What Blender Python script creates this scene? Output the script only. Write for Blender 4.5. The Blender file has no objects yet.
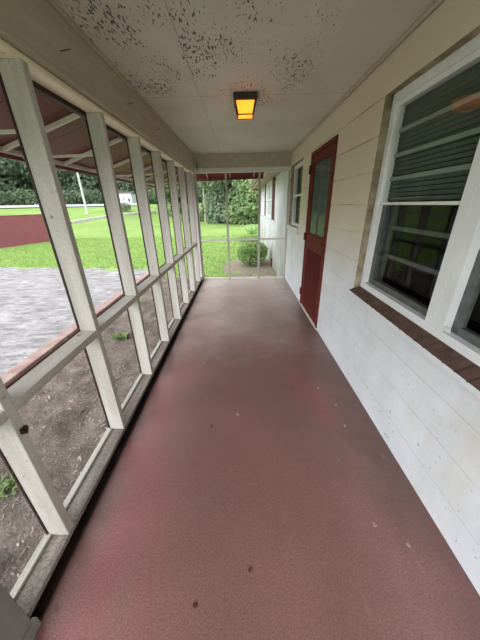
import bpy, bmesh, math, random
import numpy as np
from mathutils import Vector, Matrix, noise

scene = bpy.context.scene
COL = scene.collection
random.seed(7)

# ------------------------------------------------------------------ camera
FOC, PITCH, YAW, ROLL, CAM_H = 255.81, 0.42302, -0.00912, 0.02299, 1.418
fwd = Vector((math.sin(YAW) * math.cos(PITCH), math.cos(YAW) * math.cos(PITCH), -math.sin(PITCH)))
rt0 = Vector((math.cos(YAW), -math.sin(YAW), 0))
dn0 = fwd.cross(rt0)
right = rt0 * math.cos(ROLL) + dn0 * math.sin(ROLL)
down = dn0 * math.cos(ROLL) - rt0 * math.sin(ROLL)
cam_data = bpy.data.cameras.new('camera')
cam = bpy.data.objects.new('camera', cam_data)
COL.objects.link(cam)
cam_data.sensor_fit = 'VERTICAL'
cam_data.sensor_height = 32.0
cam_data.sensor_width = 24.0
cam_data.lens = FOC / 640 * 32.0
cam_data.clip_start = 0.02
cam_data.clip_end = 400
m = Matrix.Identity(4)
for i in range(3):
    m[i][0], m[i][1], m[i][2] = right[i], -down[i], -fwd[i]
m[0][3], m[1][3], m[2][3] = 0.0, 0.0, CAM_H
cam.matrix_world = m
scene.camera = cam

# ------------------------------------------------------------------ sky, sun, exposure
world = bpy.data.worlds.new('overcast_sky')
scene.world = world
world.use_nodes = True
wn = world.node_tree.nodes
wl = world.node_tree.links
wn.clear()
w_out = wn.new('ShaderNodeOutputWorld')
w_bg = wn.new('ShaderNodeBackground')
w_bg.inputs['Color'].default_value = (0.93, 0.96, 1.0, 1)
w_bg.inputs['Strength'].default_value = 0.9
wl.new(w_bg.outputs[0], w_out.inputs[0])
sun_data = bpy.data.lights.new('sun', 'SUN')
sun_data.energy = 1.7
sun_data.angle = math.radians(55)
sun_data.color = (0.95, 0.97, 1.0)
sun = bpy.data.objects.new('sun', sun_data)
sun.rotation_euler = Vector((0.8, 0.9, -0.60)).to_track_quat('-Z', 'Y').to_euler()
COL.objects.link(sun)
scene.view_settings.view_transform = 'Standard'
scene.view_settings.look = 'None'
scene.view_settings.gamma = 1.0
scene.view_settings.use_curve_mapping = False
scene.view_settings.exposure = 1.3
scene.cycles.max_bounces = 10
scene.cycles.diffuse_bounces = 6
scene.cycles.transparent_max_bounces = 24
scene.cycles.use_denoising = True

# ------------------------------------------------------------------ material helpers
def lin(c):
    def f(v):
        v /= 255.0
        return v / 12.92 if v <= 0.04045 else ((v + 0.055) / 1.055) ** 2.4
    return (f(c[0]), f(c[1]), f(c[2]), 1.0)

class NB:
    """small node builder around one Principled material"""
    def __init__(self, name, rough=0.6, spec=0.4, metallic=0.0):
        self.m = bpy.data.materials.new(name)
        self.m.use_nodes = True
        self.n = self.m.node_tree.nodes
        self.l = self.m.node_tree.links
        self.b = self.n['Principled BSDF']
        self.out = self.n['Material Output']
        self.b.inputs['Roughness'].default_value = rough
        self.b.inputs['Specular IOR Level'].default_value = spec
        self.b.inputs['Metallic'].default_value = metallic
        tc = self.n.new('ShaderNodeTexCoord')
        self.co = tc.outputs['Object']
    def set(self, sock, v):
        if hasattr(v, 'is_output'):
            self.l.new(v, sock)
        else:
            sock.default_value = v
    def mapping(self, scale=(1, 1, 1), rot=(0, 0, 0), loc=(0, 0, 0)):
        mp = self.n.new('ShaderNodeMapping')
        mp.inputs['Scale'].default_value = scale
        mp.inputs['Rotation'].default_value = rot
        mp.inputs['Location'].default_value = loc
        self.l.new(self.co, mp.inputs['Vector'])
        return mp.outputs[0]
    def noise(self, scale, detail=4, rough=0.55, vec=None, dist=0.0):
        t = self.n.new('ShaderNodeTexNoise')
        t.inputs['Scale'].default_value = scale
        t.inputs['Detail'].default_value = detail
        t.inputs['Roughness'].default_value = rough
        t.inputs['Distortion'].default_value = dist
        self.l.new(vec or self.co, t.inputs['Vector'])
        return t.outputs['Fac']
    def voronoi(self, scale, vec=None, feature='F1', rnd=1.0):
        t = self.n.new('ShaderNodeTexVoronoi')
        t.feature = feature
        t.inputs['Scale'].default_value = scale
        t.inputs['Randomness'].default_value = rnd
        self.l.new(vec or self.co, t.inputs['Vector'])
        return t.outputs[0]
    def ramp(self, fac, a, b, ca=(0, 0, 0, 1), cb=(1, 1, 1, 1)):
        r = self.n.new('ShaderNodeValToRGB')
        e = r.color_ramp.elements
        e[0].position, e[1].position = a, b
        e[0].color, e[1].color = ca, cb
        self.l.new(fac, r.inputs[0])
        return r.outputs[0]
    def rng(self, v, a, b, lo=0.0, hi=1.0):
        x = self.n.new('ShaderNodeMapRange')
        x.inputs[1].default_value, x.inputs[2].default_value = a, b
        x.inputs[3].default_value, x.inputs[4].default_value = lo, hi
        self.l.new(v, x.inputs[0])
        return x.outputs[0]
    def mix(self, fac, a, b, mode='MIX'):
        x = self.n.new('ShaderNodeMix')
        x.data_type = 'RGBA'
        x.blend_type = mode
        self.set(x.inputs[0], fac)
        self.set(x.inputs[6], a)
        self.set(x.inputs[7], b)
        return x.outputs[2]
    def math(self, op, a, b=0.0, clamp=False):
        x = self.n.new('ShaderNodeMath')
        x.operation = op
        x.use_clamp = clamp
        self.set(x.inputs[0], a)
        self.set(x.inputs[1], b)
        return x.outputs[0]
    def sep(self, vec=None):
        s = self.n.new('ShaderNodeSeparateXYZ')
        self.l.new(vec or self.co, s.inputs[0])
        return s.outputs
    def band(self, v, centre, width):
        """1 at v == centre falling to 0 at +-width"""
        d = self.math('ABSOLUTE', self.math('SUBTRACT', v, centre))
        return self.math('SUBTRACT', 1.0, self.math('DIVIDE', d, width), True)
    def color(self, c):
        self.set(self.b.inputs['Base Color'], c)
    def bump(self, h, strength=0.3, dist=0.01, prev=None):
        x = self.n.new('ShaderNodeBump')
        x.inputs['Strength'].default_value = strength
        x.inputs['Distance'].default_value = dist
        self.l.new(h, x.inputs['Height'])
        if prev is not None:
            self.l.new(prev, x.inputs['Normal'])
        self.l.new(x.outputs[0], self.b.inputs['Normal'])
        return x.outputs[0]

def simple(name, c1, c2=None, scale=8, rough=0.6, bump=0.15, bscale=60, stretch=(1, 1, 1), spec=0.3,
           a=0.35, b=0.65, metallic=0.0):
    k = NB(name, rough, spec, metallic)
    c2 = c2 or tuple(int(v * 0.85) for v in c1)
    v = k.mapping(stretch)
    k.color(k.ramp(k.noise(scale, vec=v), a, b, lin(c2), lin(c1)))
    if bump:
        k.bump(k.noise(bscale, vec=v), bump, 0.004)
    return k.m

M = {}
# --- painted concrete porch floor
k = NB('painted_concrete', 0.32, 0.6)
n1 = k.noise(1.3, 5, 0.6)
base = k.ramp(n1, 0.38, 0.66, lin((144, 109, 102)), lin((160, 116, 110)))
red = k.ramp(k.noise(0.9, 4, 0.6, vec=k.mapping((1.8, .45, 1), loc=(.2, .1, 0))), 0.52, 0.7)
base = k.mix(k.math('MULTIPLY', red, 0.75), base, lin((172, 98, 102)))
fine = k.noise(150, 5, 0.85)
base = k.mix(k.ramp(fine, 0.44, 0.58), k.mix(1.0, base, (0.58, 0.56, 0.56, 1), 'MULTIPLY'), base)
pale = k.ramp(k.noise(38, 3, 0.7, vec=k.mapping((1, 1, 1), loc=(3, 1, 0))), 0.66, 0.74)
base = k.mix(k.math('MULTIPLY', pale, 0.35), base, lin((165, 145, 138)))
dk = k.ramp(k.noise(14, 3, 0.6, vec=k.mapping((1, 1, 1), loc=(8, 2, 0))), 0.68, 0.76)
base = k.mix(k.math('MULTIPLY', dk, 0.5), base, lin((62, 46, 42)))
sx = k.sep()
end_light = k.rng(k.math('ADD', k.math('MULTIPLY', k.noise(2.2, 6, .7), 2.4), sx[1]), 3.3, 6.4)
base = k.mix(k.math('MULTIPLY', end_light, 0.8), base, lin((222, 204, 198)))  # brightness from the open far end painted into the floor colour
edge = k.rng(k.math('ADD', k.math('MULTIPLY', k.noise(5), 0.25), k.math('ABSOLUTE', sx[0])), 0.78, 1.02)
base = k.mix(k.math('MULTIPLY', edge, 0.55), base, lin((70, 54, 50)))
brown = k.math('MULTIPLY', k.ramp(k.noise(1.6, 5, 0.65, vec=k.mapping((1, .6, 1), loc=(6, 4, 0))), 0.40, 0.60), k.rng(sx[0], -0.25, 0.75))
brown = k.math('MULTIPLY', brown, k.rng(sx[1], 1.2, 3.2, 1.0, 0.2))
base = k.mix(k.math('MULTIPLY', brown, 0.42), base, lin((88, 62, 54)))
sill_shade = k.rng(k.math('ADD', k.math('MULTIPLY', k.noise(9), 0.02), sx[0]), -0.778, -0.764, 1.0, 0.0)
base = k.mix(k.math('MULTIPLY', sill_shade, 0.93), base, lin((26, 22, 20)))  # shade of the gap under the sill painted along the floor edge
scr = k.ramp(k.noise(5, 2, 0.5, vec=k.mapping((3.2, .9, 1), rot=(0, 0, .35), loc=(1.7, 3, 0))), 0.70, 0.72)
base = k.mix(k.math('MULTIPLY', scr, 0.3), base, lin((150, 118, 112)))
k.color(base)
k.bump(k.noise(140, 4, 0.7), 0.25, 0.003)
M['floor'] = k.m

# --- painted block wall: joints follow Y and Z
k = NB('painted_block', 0.55, 0.3)
s = k.sep()
cmb = k.n.new('ShaderNodeCombineXYZ')
k.l.new(s[1], cmb.inputs[0])
k.l.new(k.math('ADD', s[2], 0.0235), cmb.inputs[1])
br = k.n.new('ShaderNodeTexBrick')
br.offset = 0.5
br.inputs['Scale'].default_value = 1.0
br.inputs['Brick Width'].default_value = 60.0
br.inputs['Row Height'].default_value = 0.2035
br.inputs['Mortar Size'].default_value = 0.0035
br.inputs['Mortar Smooth'].default_value = 0.25
br.inputs['Bias'].default_value = 0.0
k.l.new(cmb.outputs[0], br.inputs['Vector'])
mort = br.outputs['Fac']
cream = k.ramp(k.noise(3.2, 4), 0.35, 0.7, lin((208, 211, 216)), lin((222, 225, 230)))
stain = k.ramp(k.noise(2.1, 5, 0.65, vec=k.mapping((1, 1.2, .5), loc=(2, 5, 1))), 0.55, 0.75)
cream = k.mix(k.math('MULTIPLY', stain, 0.45), cream, lin((196, 186, 164)))
upper = k.rng(s[2], 0.75, 1.35)
cream = k.mix(k.math('MULTIPLY', upper, 0.78), cream, lin((206, 191, 161)))  # warm lamplight and bounce painted into the upper wall, over a cool daylit base
hair = k.math('MULTIPLY', mort, k.ramp(k.noise(2.4, 3), 0.45, 0.6))
cream = k.mix(k.math('MULTIPLY', hair, k.math('MULTIPLY', upper, 0.8)), cream, lin((92, 84, 72)))
low = k.rng(s[2], 0.0, 0.75, 1.0, 0.0)
spk = k.ramp(k.noise(30, 3, 0.6), 0.665, 0.70)
cream = k.mix(k.math('MULTIPLY', k.math('MULTIPLY', spk, low), 0.75), cream, lin((96, 90, 84)))
k.color(cream)
bp_ = k.bump(k.math('SUBTRACT', 1.0, mort), 0.8, 0.006)
k.bump(k.noise(45, 4, 0.6), 0.18, 0.006, bp_)
M['wall'] = k.m

# --- house wing outside: same paint, weathered and streaked with algae near the ground
k = NB('weathered_block', 0.7, 0.2)
s = k.sep()
c = k.ramp(k.noise(2.5, 4), 0.35, 0.7, lin((196, 196, 200)), lin((214, 215, 219)))
low = k.rng(s[2], -0.25, 1.1, 1.0, 0.0)
st = k.ramp(k.noise(5, 5, 0.7, vec=k.mapping((1, 1, .25))), 0.38, 0.58)
c = k.mix(k.math('MULTIPLY', k.math('MULTIPLY', st, low), 0.9), c, lin((124, 126, 92)))
k.color(c)
k.bump(k.noise(30), 0.2, 0.006)
M['wing'] = k.m

# --- ceiling with flaking paint
k = NB('flaking_ceiling_paint', 0.6, 0.25)
s = k.sep()
c = k.ramp(k.noise(2.0, 4), 0.35, 0.7, lin((200, 194, 183)), lin((214, 208, 198)))
v = k.mapping((1.0, 0.34, 1.0))
fl = k.noise(85, 3, 0.55, vec=v)
area = k.noise(2.1, 3, 0.6, vec=k.mapping((1, .8, 1), loc=(.35, .6, 0)))
blob = None
for bx, by, rx_, ry_, wgt in ((-.70, 1.75, .26, .75, 1.0), (-.60, 2.30, .30, .42, 1.0), (-.22, 2.05, .16, .55, .9), (.0, 1.75, .2, .6, .7),
                        (.30, 1.75, .26, .7, .85), (.36, 2.3, .2, .5, .8), (.08, 2.75, .30, .55, .85), (.0, 3.3, .25, .6, .55), (-.3, 1.5, .5, .35, .8)):
    q_ = k.math('MULTIPLY', k.math('MULTIPLY', k.band(s[0], bx, rx_), k.band(s[1], by, ry_)), wgt * 3.0, True)
    blob = q_ if blob is None else k.math('MAXIMUM', blob, q_)
mask = k.math('MULTIPLY', k.rng(area, 0.36, 0.58, .25, 1.0), blob)
thr = k.math('ADD', fl, k.math('MULTIPLY', mask, 0.19))
flake = k.ramp(thr, 0.745, 0.765)
c = k.mix(k.math('MULTIPLY', flake, 0.9), c, lin((66, 62, 56)))
wear = k.ramp(k.noise(7, 3, 0.6, vec=v), 0.6, 0.8)
c = k.mix(k.math('MULTIPLY', wear, 0.18), c, lin((150, 138, 120)))
seam = k.math('MAXIMUM', k.band(s[1], 2.66, 0.006), k.band(s[0], -0.31, 0.005))
c = k.mix(k.math('MULTIPLY', seam, 0.6), c, lin((120, 106, 86)))
k.color(c)
k.bump(k.math('SUBTRACT', 1.0, k.math('MAXIMUM', flake, seam)), 0.5, 0.003)
M['ceiling'] = k.m

def painted_wood(name, c1, c2, along, worn=0.0, grit=0.0):
    k = NB(name, 0.6, 0.25)
    st = [9, 9, 9]
    st['xyz'.index(along)] = 0.9
    v = k.mapping(tuple(st))
    c = k.ramp(k.noise(2.0, 4, 0.6, vec=v), 0.35, 0.7, lin(c2), lin(c1))
    g = k.ramp(k.noise(60, 3, 0.7), 0.60, 0.72)
    c = k.mix(k.math('MULTIPLY', g, 0.30 + worn), c, lin((120, 112, 102)))
    chip = k.ramp(k.noise(11, 3, 0.6), 0.70, 0.74)
    c = k.mix(k.math('MULTIPLY', chip, 0.6), c, lin((84, 76, 68)))
    if grit:
        gr = k.ramp(k.noise(130, 4, 0.85), 0.44, 0.58)
        c = k.mix(gr, k.mix(1.0, c, (1 - grit, 1 - grit, 1 - grit, 1), 'MULTIPLY'), c)
    k.color(c)
    k.bump(k.noise(4.0, 5, 0.6, vec=v), 0.12, 0.004)
    return k.m
M['post'] = painted_wood('white_painted_post_wood', (198, 193, 186), (174, 168, 160), 'z', 0.15, 0.12)
M['rail'] = painted_wood('white_painted_rail_wood', (198, 193, 185), (174, 168, 159), 'y', 0.15, 0.12)
M['rail_x'] = painted_wood('white_painted_cross_wood', (222, 220, 212), (206, 202, 192), 'x')
M['plate'] = painted_wood('cream_plate_wood', (240, 232, 206), (226, 214, 184), 'y')
M['sill'] = painted_wood('worn_painted_sill_wood', (168, 158, 149), (122, 112, 103), 'y', 0.4, 0.5)
M['fascia'] = painted_wood('cream_painted_fascia', (186, 177, 158), (172, 162, 143), 'y')
M['jamb'] = painted_wood('grey_painted_jamb', (136, 134, 127), (120, 118, 110), 'z')
M['base_shadow'] = simple('sill_shadow_black', (30, 26, 24), (20, 18, 16), 20)  # near-black colour painted in for the shadow under the sill
M['batten'] = simple('dark_red_batten', (58, 36, 34), (42, 28, 27), 20)
M['door_red'] = simple('door_red_paint', (104, 44, 38), (90, 37, 32), 6, 0.7, 0.1, 80, (6, 6, .7), 0.15)
M['shutter'] = simple('burgundy_shutter_paint', (104, 60, 62), (92, 50, 52), 8, 0.5)
M['white_vinyl'] = simple('white_vinyl', (226, 228, 230), (214, 216, 218), 5, 0.4, 0.03, 30, spec=0.45)
M['white_trim'] = simple('white_trim_paint', (226, 224, 216), (210, 206, 196), 9, 0.5)
M['grey_seal'] = simple('grey_window_seal', (96, 98, 98), (76, 78, 78), 20)
M['reveal'] = simple('dirty_block_reveal', (172, 160, 138), (118, 104, 84), 9, 0.8, 0.3, 40)
k = NB('dark_brick', 0.8, 0.2)
s = k.sep()
joint = k.math('PINGPONG', s[1], 0.033)
jt = k.ramp(joint, 0.0030, 0.0050, (1, 1, 1, 1), (0, 0, 0, 1))
c = k.ramp(k.noise(14, 4), 0.35, 0.7, lin((88, 66, 58)), lin((112, 86, 76)))
c = k.mix(jt, c, lin((58, 48, 44)))
k.color(c)
bb = k.bump(k.math('SUBTRACT', 1.0, jt), 0.7, 0.004)
k.bump(k.noise(90), 0.3, 0.003, bb)
M['brick'] = k.m
M['blind'] = simple('dark_green_blind', (84, 96, 88), (72, 84, 77), 4, 0.5, 0)
M['blind_pale'] = simple('grey_blind_rail', (150, 156, 150), (136, 142, 138), 4, 0.5, 0)
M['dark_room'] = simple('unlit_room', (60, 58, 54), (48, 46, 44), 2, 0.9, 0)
M['curtain'] = simple('grey_green_curtain', (88, 94, 97), (70, 76, 79), 12, 0.8, 0.2, 30, (1, 1, .15))
M['iron'] = simple('dark_bronze_metal', (58, 40, 32), (44, 30, 24), 12, 0.45, 0.05, spec=0.5)
M['rust'] = simple('rusty_metal', (96, 52, 40), (70, 40, 32), 40, 0.8)
M['awning'] = simple('maroon_awning_metal', (112, 50, 43), (98, 43, 38), 3, 0.5, 0.05, 30, spec=0.4)
M['awning_dark'] = simple('dark_maroon_valance', (118, 44, 40), (98, 36, 34), 5, 0.5)
M['awning_rib'] = simple('white_awning_rib', (226, 220, 208), (206, 198, 184), 8, 0.5)
M['house_red'] = simple('burgundy_wall_paint', (152, 90, 97), (142, 82, 89), 2.5, 0.7, 0.2, 20)
M['coping'] = simple('pale_stone', (206, 202, 198), (176, 172, 168), 6, 0.8, 0.3, 30)
M['kerb_pink'] = simple('faded_pink_concrete', (172, 152, 144), (148, 118, 110), 5, 0.8, 0.3, 60)
M['roof'] = simple('grey_roof', (110, 106, 102), (92, 90, 88), 6, 0.9)
M['soffit'] = simple('beige_soffit', (176, 154, 144), (160, 138, 128), 4, 0.6)
M['pole'] = simple('pale_pole', (206, 208, 210), (186, 188, 190), 6, 0.6)
M['wood_pole'] = simple('weathered_pole', (176, 172, 164), (150, 146, 138), 6, 0.8)
M['shed'] = simple('white_shed_panel', (228, 234, 242), (214, 220, 230), 2, 0.5)
M['shed_dark'] = simple('shed_dark_grey', (90, 92, 96), (80, 82, 86), 4, 0.7)  # even dark grey for the downpipe and small window
M['bark'] = simple('bark', (92, 80, 68), (66, 58, 50), 10, 0.9, 0.5, 25)
M['chip'] = simple('pale_paint_chip', (168, 148, 138), (140, 120, 112), 60, 0.8)
M['chip_red'] = simple('dark_red_flake', (110, 44, 42), (84, 36, 34), 60, 0.8)
M['nest'] = simple('dry_mud', (66, 40, 30), (44, 28, 22), 60, 0.95, 0.5, 80)
M['road'] = simple('pale_road', (196, 200, 204), (176, 180, 184), 3, 0.8)

# lawn, dirt, driveway
k = NB('lawn_grass', 0.85, 0.1)
c = k.ramp(k.noise(0.35, 4, 0.6), 0.35, 0.7, lin((152, 180, 102)), lin((172, 200, 122)))
c = k.mix(k.ramp(k.noise(14, 5, 0.75), 0.35, 0.7), k.mix(1.0, c, (0.62, 0.66, 0.55, 1), 'MULTIPLY'), c)
c = k.mix(k.math('MULTIPLY', k.ramp(k.noise(1.1, 4, 0.6, vec=k.mapping((1, 1, 1), loc=(4, 2, 0))), 0.58, 0.75), 0.35), c, lin((152, 164, 104)))
k.color(c)
k.bump(k.noise(40, 4, 0.8), 0.7, 0.05)
M['lawn'] = k.m
k = NB('bare_dirt', 0.95, 0.08)
c = k.ramp(k.noise(5, 6, 0.7), 0.35, 0.68, lin((96, 84, 77)), lin((172, 157, 146)))
c = k.mix(k.ramp(k.noise(38, 4, 0.7), 0.6, 0.72), c, lin((210, 197, 188)))
c = k.mix(k.math('MULTIPLY', k.ramp(k.noise(24, 3, 0.7, vec=k.mapping((1, 1, 1), loc=(2, 7, 0))), 0.62, 0.72), 0.7), c, lin((66, 54, 48)))  # dirt tones, with contrast raised to imitate light and shade on lumps
c = k.mix(k.ramp(k.noise(75, 5, 0.85), 0.42, 0.60), k.mix(1.0, c, (0.45, 0.43, 0.42, 1), 'MULTIPLY'), c)
c = k.mix(0.15, c, lin((214, 200, 190)))
k.color(c)
k.bump(k.noise(30, 5, 0.75), 1.0, 0.05)
M['dirt'] = k.m
k = NB('weathered_driveway', 0.8, 0.2)
v = k.mapping((1.0, 2.6, 1), rot=(0, 0, 0.5))
c = k.ramp(k.noise(3.2, 6, 0.7, vec=v, dist=0.6), 0.36, 0.66, lin((124, 121, 121)), lin((182, 178, 178)))
c = k.mix(k.math('MULTIPLY', k.ramp(k.noise(9, 5, 0.7, vec=v, dist=1.0), 0.55, 0.68), 0.7), c, lin((98, 94, 93)))
c = k.mix(k.ramp(k.noise(1.2, 4, 0.6), 0.6, 0.72), c, lin((188, 184, 184)))
k.color(c)
k.bump(k.noise(12, 5, 0.75, vec=v), 0.6, 0.03)
M['drive'] = k.m
M['mulch'] = simple('pale_leaf_mulch', (164, 152, 134), (120, 106, 90), 16, 0.95, 0.6, 40)

def leaf_mat(name, c1, c2, c3, scale=1.5):
    k = NB(name, 0.6, 0.25)
    oi = k.n.new('ShaderNodeObjectInfo')
    c = k.ramp(k.noise(scale, 3, 0.6), 0.35, 0.65, lin(c2), lin(c1))
    c = k.mix(k.math('MULTIPLY', oi.outputs['Random'], 0.6), c, lin(c3))
    k.color(c)
    tr = k.n.new('ShaderNodeBsdfTranslucent')
    k.set(tr.inputs['Color'], c)
    mx = k.n.new('ShaderNodeMixShader')
    mx.inputs[0].default_value = 0.25
    k.l.new(k.b.outputs[0], mx.inputs[1])
    k.l.new(tr.outputs[0], mx.inputs[2])
    k.l.new(mx.outputs[0], k.out.inputs[0])
    return k.m
M['leaf_dark'] = leaf_mat('dark_tree_leaves', (136, 152, 126), (96, 114, 92), (118, 138, 106), 0.5)
M['leaf_mid'] = leaf_mat('green_tree_leaves', (150, 172, 122), (102, 124, 86), (128, 152, 102), 0.5)
M['leaf_bush'] = leaf_mat('bush_leaves', (156, 186, 112), (104, 136, 74), (130, 162, 92), 4)
M['leaf_pale'] = leaf_mat('pale_bush_leaves', (190, 220, 158), (148, 184, 118), (168, 200, 136), 4)
M['weed'] = leaf_mat('weed_leaves', (138, 156, 104), (104, 124, 72), (122, 140, 88), 10)
M['blade'] = leaf_mat('grass_blades', (176, 202, 124), (150, 178, 102), (162, 190, 112), 3)
M['litter'] = simple('dry_twig_litter', (186, 170, 156), (104, 88, 76), 9, 0.95, 0)

# glass
def glass_mat(name, tint=(0.8, 0.85, 0.82), refl=1.0):
    m_ = bpy.data.materials.new(name)
    m_.use_nodes = True
    n, l = m_.node_tree.nodes, m_.node_tree.links
    n.clear()
    o = n.new('ShaderNodeOutputMaterial')
    t = n.new('ShaderNodeBsdfTransparent')
    t.inputs[0].default_value = (*tint, 1)
    g = n.new('ShaderNodeBsdfGlossy')
    g.inputs['Roughness'].default_value = 0.0
    f = n.new('ShaderNodeFresnel')
    f.inputs['IOR'].default_value = 1.5
    geo = n.new('ShaderNodeNewGeometry')
    mx = n.new('ShaderNodeMixShader')
    mul = n.new('ShaderNodeMath'); mul.operation = 'MULTIPLY'
    inv = n.new('ShaderNodeMath'); inv.operation = 'SUBTRACT'; inv.inputs[0].default_value = 1.0
    l.new(geo.outputs['Backfacing'], inv.inputs[1])
    l.new(f.outputs[0], mul.inputs[0])
    l.new(inv.outputs[0], mul.inputs[1])
    m2 = n.new('ShaderNodeMath'); m2.operation = 'MULTIPLY'; m2.inputs[1].default_value = refl
    l.new(mul.outputs[0], m2.inputs[0])
    l.new(m2.outputs[0], mx.inputs[0])
    l.new(t.outputs[0], mx.inputs[1])
    l.new(g.outputs[0], mx.inputs[2])
    l.new(mx.outputs[0], o.inputs[0])
    return m_
M['glass'] = glass_mat('window_glass', (0.86, 0.9, 0.87), 0.45)
def screen_mat(name, cover):
    m_ = bpy.data.materials.new(name)
    m_.use_nodes = True
    n, l = m_.node_tree.nodes, m_.node_tree.links
    n.clear()
    o = n.new('ShaderNodeOutputMaterial')
    t = n.new('ShaderNodeBsdfTransparent')
    d = n.new('ShaderNodeBsdfDiffuse')
    d.inputs[0].default_value = (0.16, 0.16, 0.16, 1)
    mx = n.new('ShaderNodeMixShader')
    mx.inputs[0].default_value = cover
    l.new(t.outputs[0], mx.inputs[1])
    l.new(d.outputs[0], mx.inputs[2])
    l.new(mx.outputs[0], o.inputs[0])
    return m_
M['screen'] = screen_mat('insect_screen', 0.06)
k = NB('amber_lamp_glass', 0.3, 0.5)
k.color(lin((250, 170, 40)))
k.b.inputs['Emission Color'].default_value = (1.0, 0.235, 0.01, 1)
k.b.inputs['Emission Strength'].default_value = 1.0
M['amber'] = k.m

# ------------------------------------------------------------------ mesh helpers
class MB:
    def __init__(self):
        self.v, self.f = [], []
    def add(self, vs, fs):
        o = len(self.v)
        self.v += [tuple(p) for p in vs]
        self.f += [tuple(i + o for i in q) for q in fs]
        return self
    def box(self, x0, x1, y0, y1, z0, z1):
        x0, x1 = sorted((x0, x1)); y0, y1 = sorted((y0, y1)); z0, z1 = sorted((z0, z1))
        vs = [(x, y, z) for z in (z0, z1) for y in (y0, y1) for x in (x0, x1)]
        return self.add(vs, [(0, 2, 3, 1), (4, 5, 7, 6), (0, 1, 5, 4), (2, 6, 7, 3), (0, 4, 6, 2), (1, 3, 7, 5)])
    def bar(self, p, q, w, h, up=(0, 0, 1)):
        p, q = Vector(p), Vector(q)
        d = (q - p).normalized()
        s_ = d.cross(Vector(up)).normalized()
        u = s_.cross(d).normalized()
        vs = []
        for c_ in (p, q):
            for a, b in ((-1, -1), (1, -1), (1, 1), (-1, 1)):
                vs.append(c_ + s_ * (a * w / 2) + u * (b * h / 2))
        return self.add(vs, [(3, 2, 1, 0), (4, 5, 6, 7), (0, 1, 5, 4), (1, 2, 6, 5), (2, 3, 7, 6), (3, 0, 4, 7)])
    def tube(self, p, q, r0, r1=None, n=10):
        r1 = r0 if r1 is None else r1
        p, q = Vector(p), Vector(q)
        d = (q - p).normalized()
        a = d.orthogonal().normalized()
        b = d.cross(a)
        vs = []
        for c_, r in ((p, r0), (q, r1)):
            for i in range(n):
                t = 2 * math.pi * i / n
                vs.append(c_ + a * (r * math.cos(t)) + b * (r * math.sin(t)))
        fs = [(i, (i + 1) % n, n + (i + 1) % n, n + i) for i in range(n)]
        fs += [tuple(range(n - 1, -1, -1)), tuple(range(n, 2 * n))]
        return self.add(vs, fs)
    def build(self, name, mat, parent=None, bevel=0.0, smooth=False):
        me = bpy.data.meshes.new(name)
        me.from_pydata(self.v, [], self.f)
        me.update()
        if mat is not None:
            me.materials.append(mat)
        if smooth:
            for p in me.polygons:
                p.use_smooth = True
        o = bpy.data.objects.new(name, me)
        COL.objects.link(o)
        if bevel:
            md = o.modifiers.new('bevel', 'BEVEL')
            md.width = bevel
            md.segments = 2
            md.limit_method = 'ANGLE'
        if parent is not None:
            attach(o, parent)
        return o

def world_loc(o):
    v = Vector(o.location)
    while o.parent is not None:
        o = o.parent
        v += Vector(o.location)
    return v
def attach(o, parent):
    o.parent = parent
    if parent.parent is None or parent.type == 'EMPTY':
        o.matrix_parent_inverse = Matrix.Translation(-Vector(parent.location))

def tag(o, label=None, cat=None, group=None, kind=None):
    if label: o['label'] = label
    if cat: o['category'] = cat
    if group: o['group'] = group
    if kind: o['kind'] = kind
    return o
def empty(name, loc=(0, 0, 0)):
    o = bpy.data.objects.new(name, None)
    o.location = loc
    o.empty_display_size = 0.1
    COL.objects.link(o)
    return o
def copy_tree(o, loc=None, parent=None):
    c = o.copy()
    COL.objects.link(c)
    if parent is not None:
        c.parent = parent
    if loc is not None:
        c.location = loc
    for ch in [x for x in bpy.data.objects if x.parent == o]:
        copy_tree(ch, None, c)
    return c

# ------------------------------------------------------------------ dimensions (metres)
XR = 0.911            # face of the block wall
XL = -0.805           # inner face of the screen wall
YE = 5.23             # end of the porch
CZ = 2.233            # ceiling
GZ = -0.256           # ground beside the porch
YN = -0.9             # near end, behind the camera
PY = [0.66 + 0.603 * i for i in range(8)]   # near faces of the studs

# ------------------------------------------------------------------ floor, ceiling
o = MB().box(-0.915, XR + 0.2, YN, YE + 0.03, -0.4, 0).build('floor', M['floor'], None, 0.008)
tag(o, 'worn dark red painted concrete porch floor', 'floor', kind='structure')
o = MB().box(-1.0, XR + 0.2, YN, YE + 0.1, CZ, CZ + 0.08).build('ceiling', M['ceiling'])
tag(o, 'beige porch ceiling with flaking dark speckled paint', 'ceiling', kind='structure')
o = MB().box(-1.25, 4.2, YN - 0.2, YE + 0.45, CZ + 0.09, CZ + 0.2).build('roof', M['roof'])
tag(o, 'flat roof deck above the porch ceiling', 'roof', kind='structure')

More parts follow.
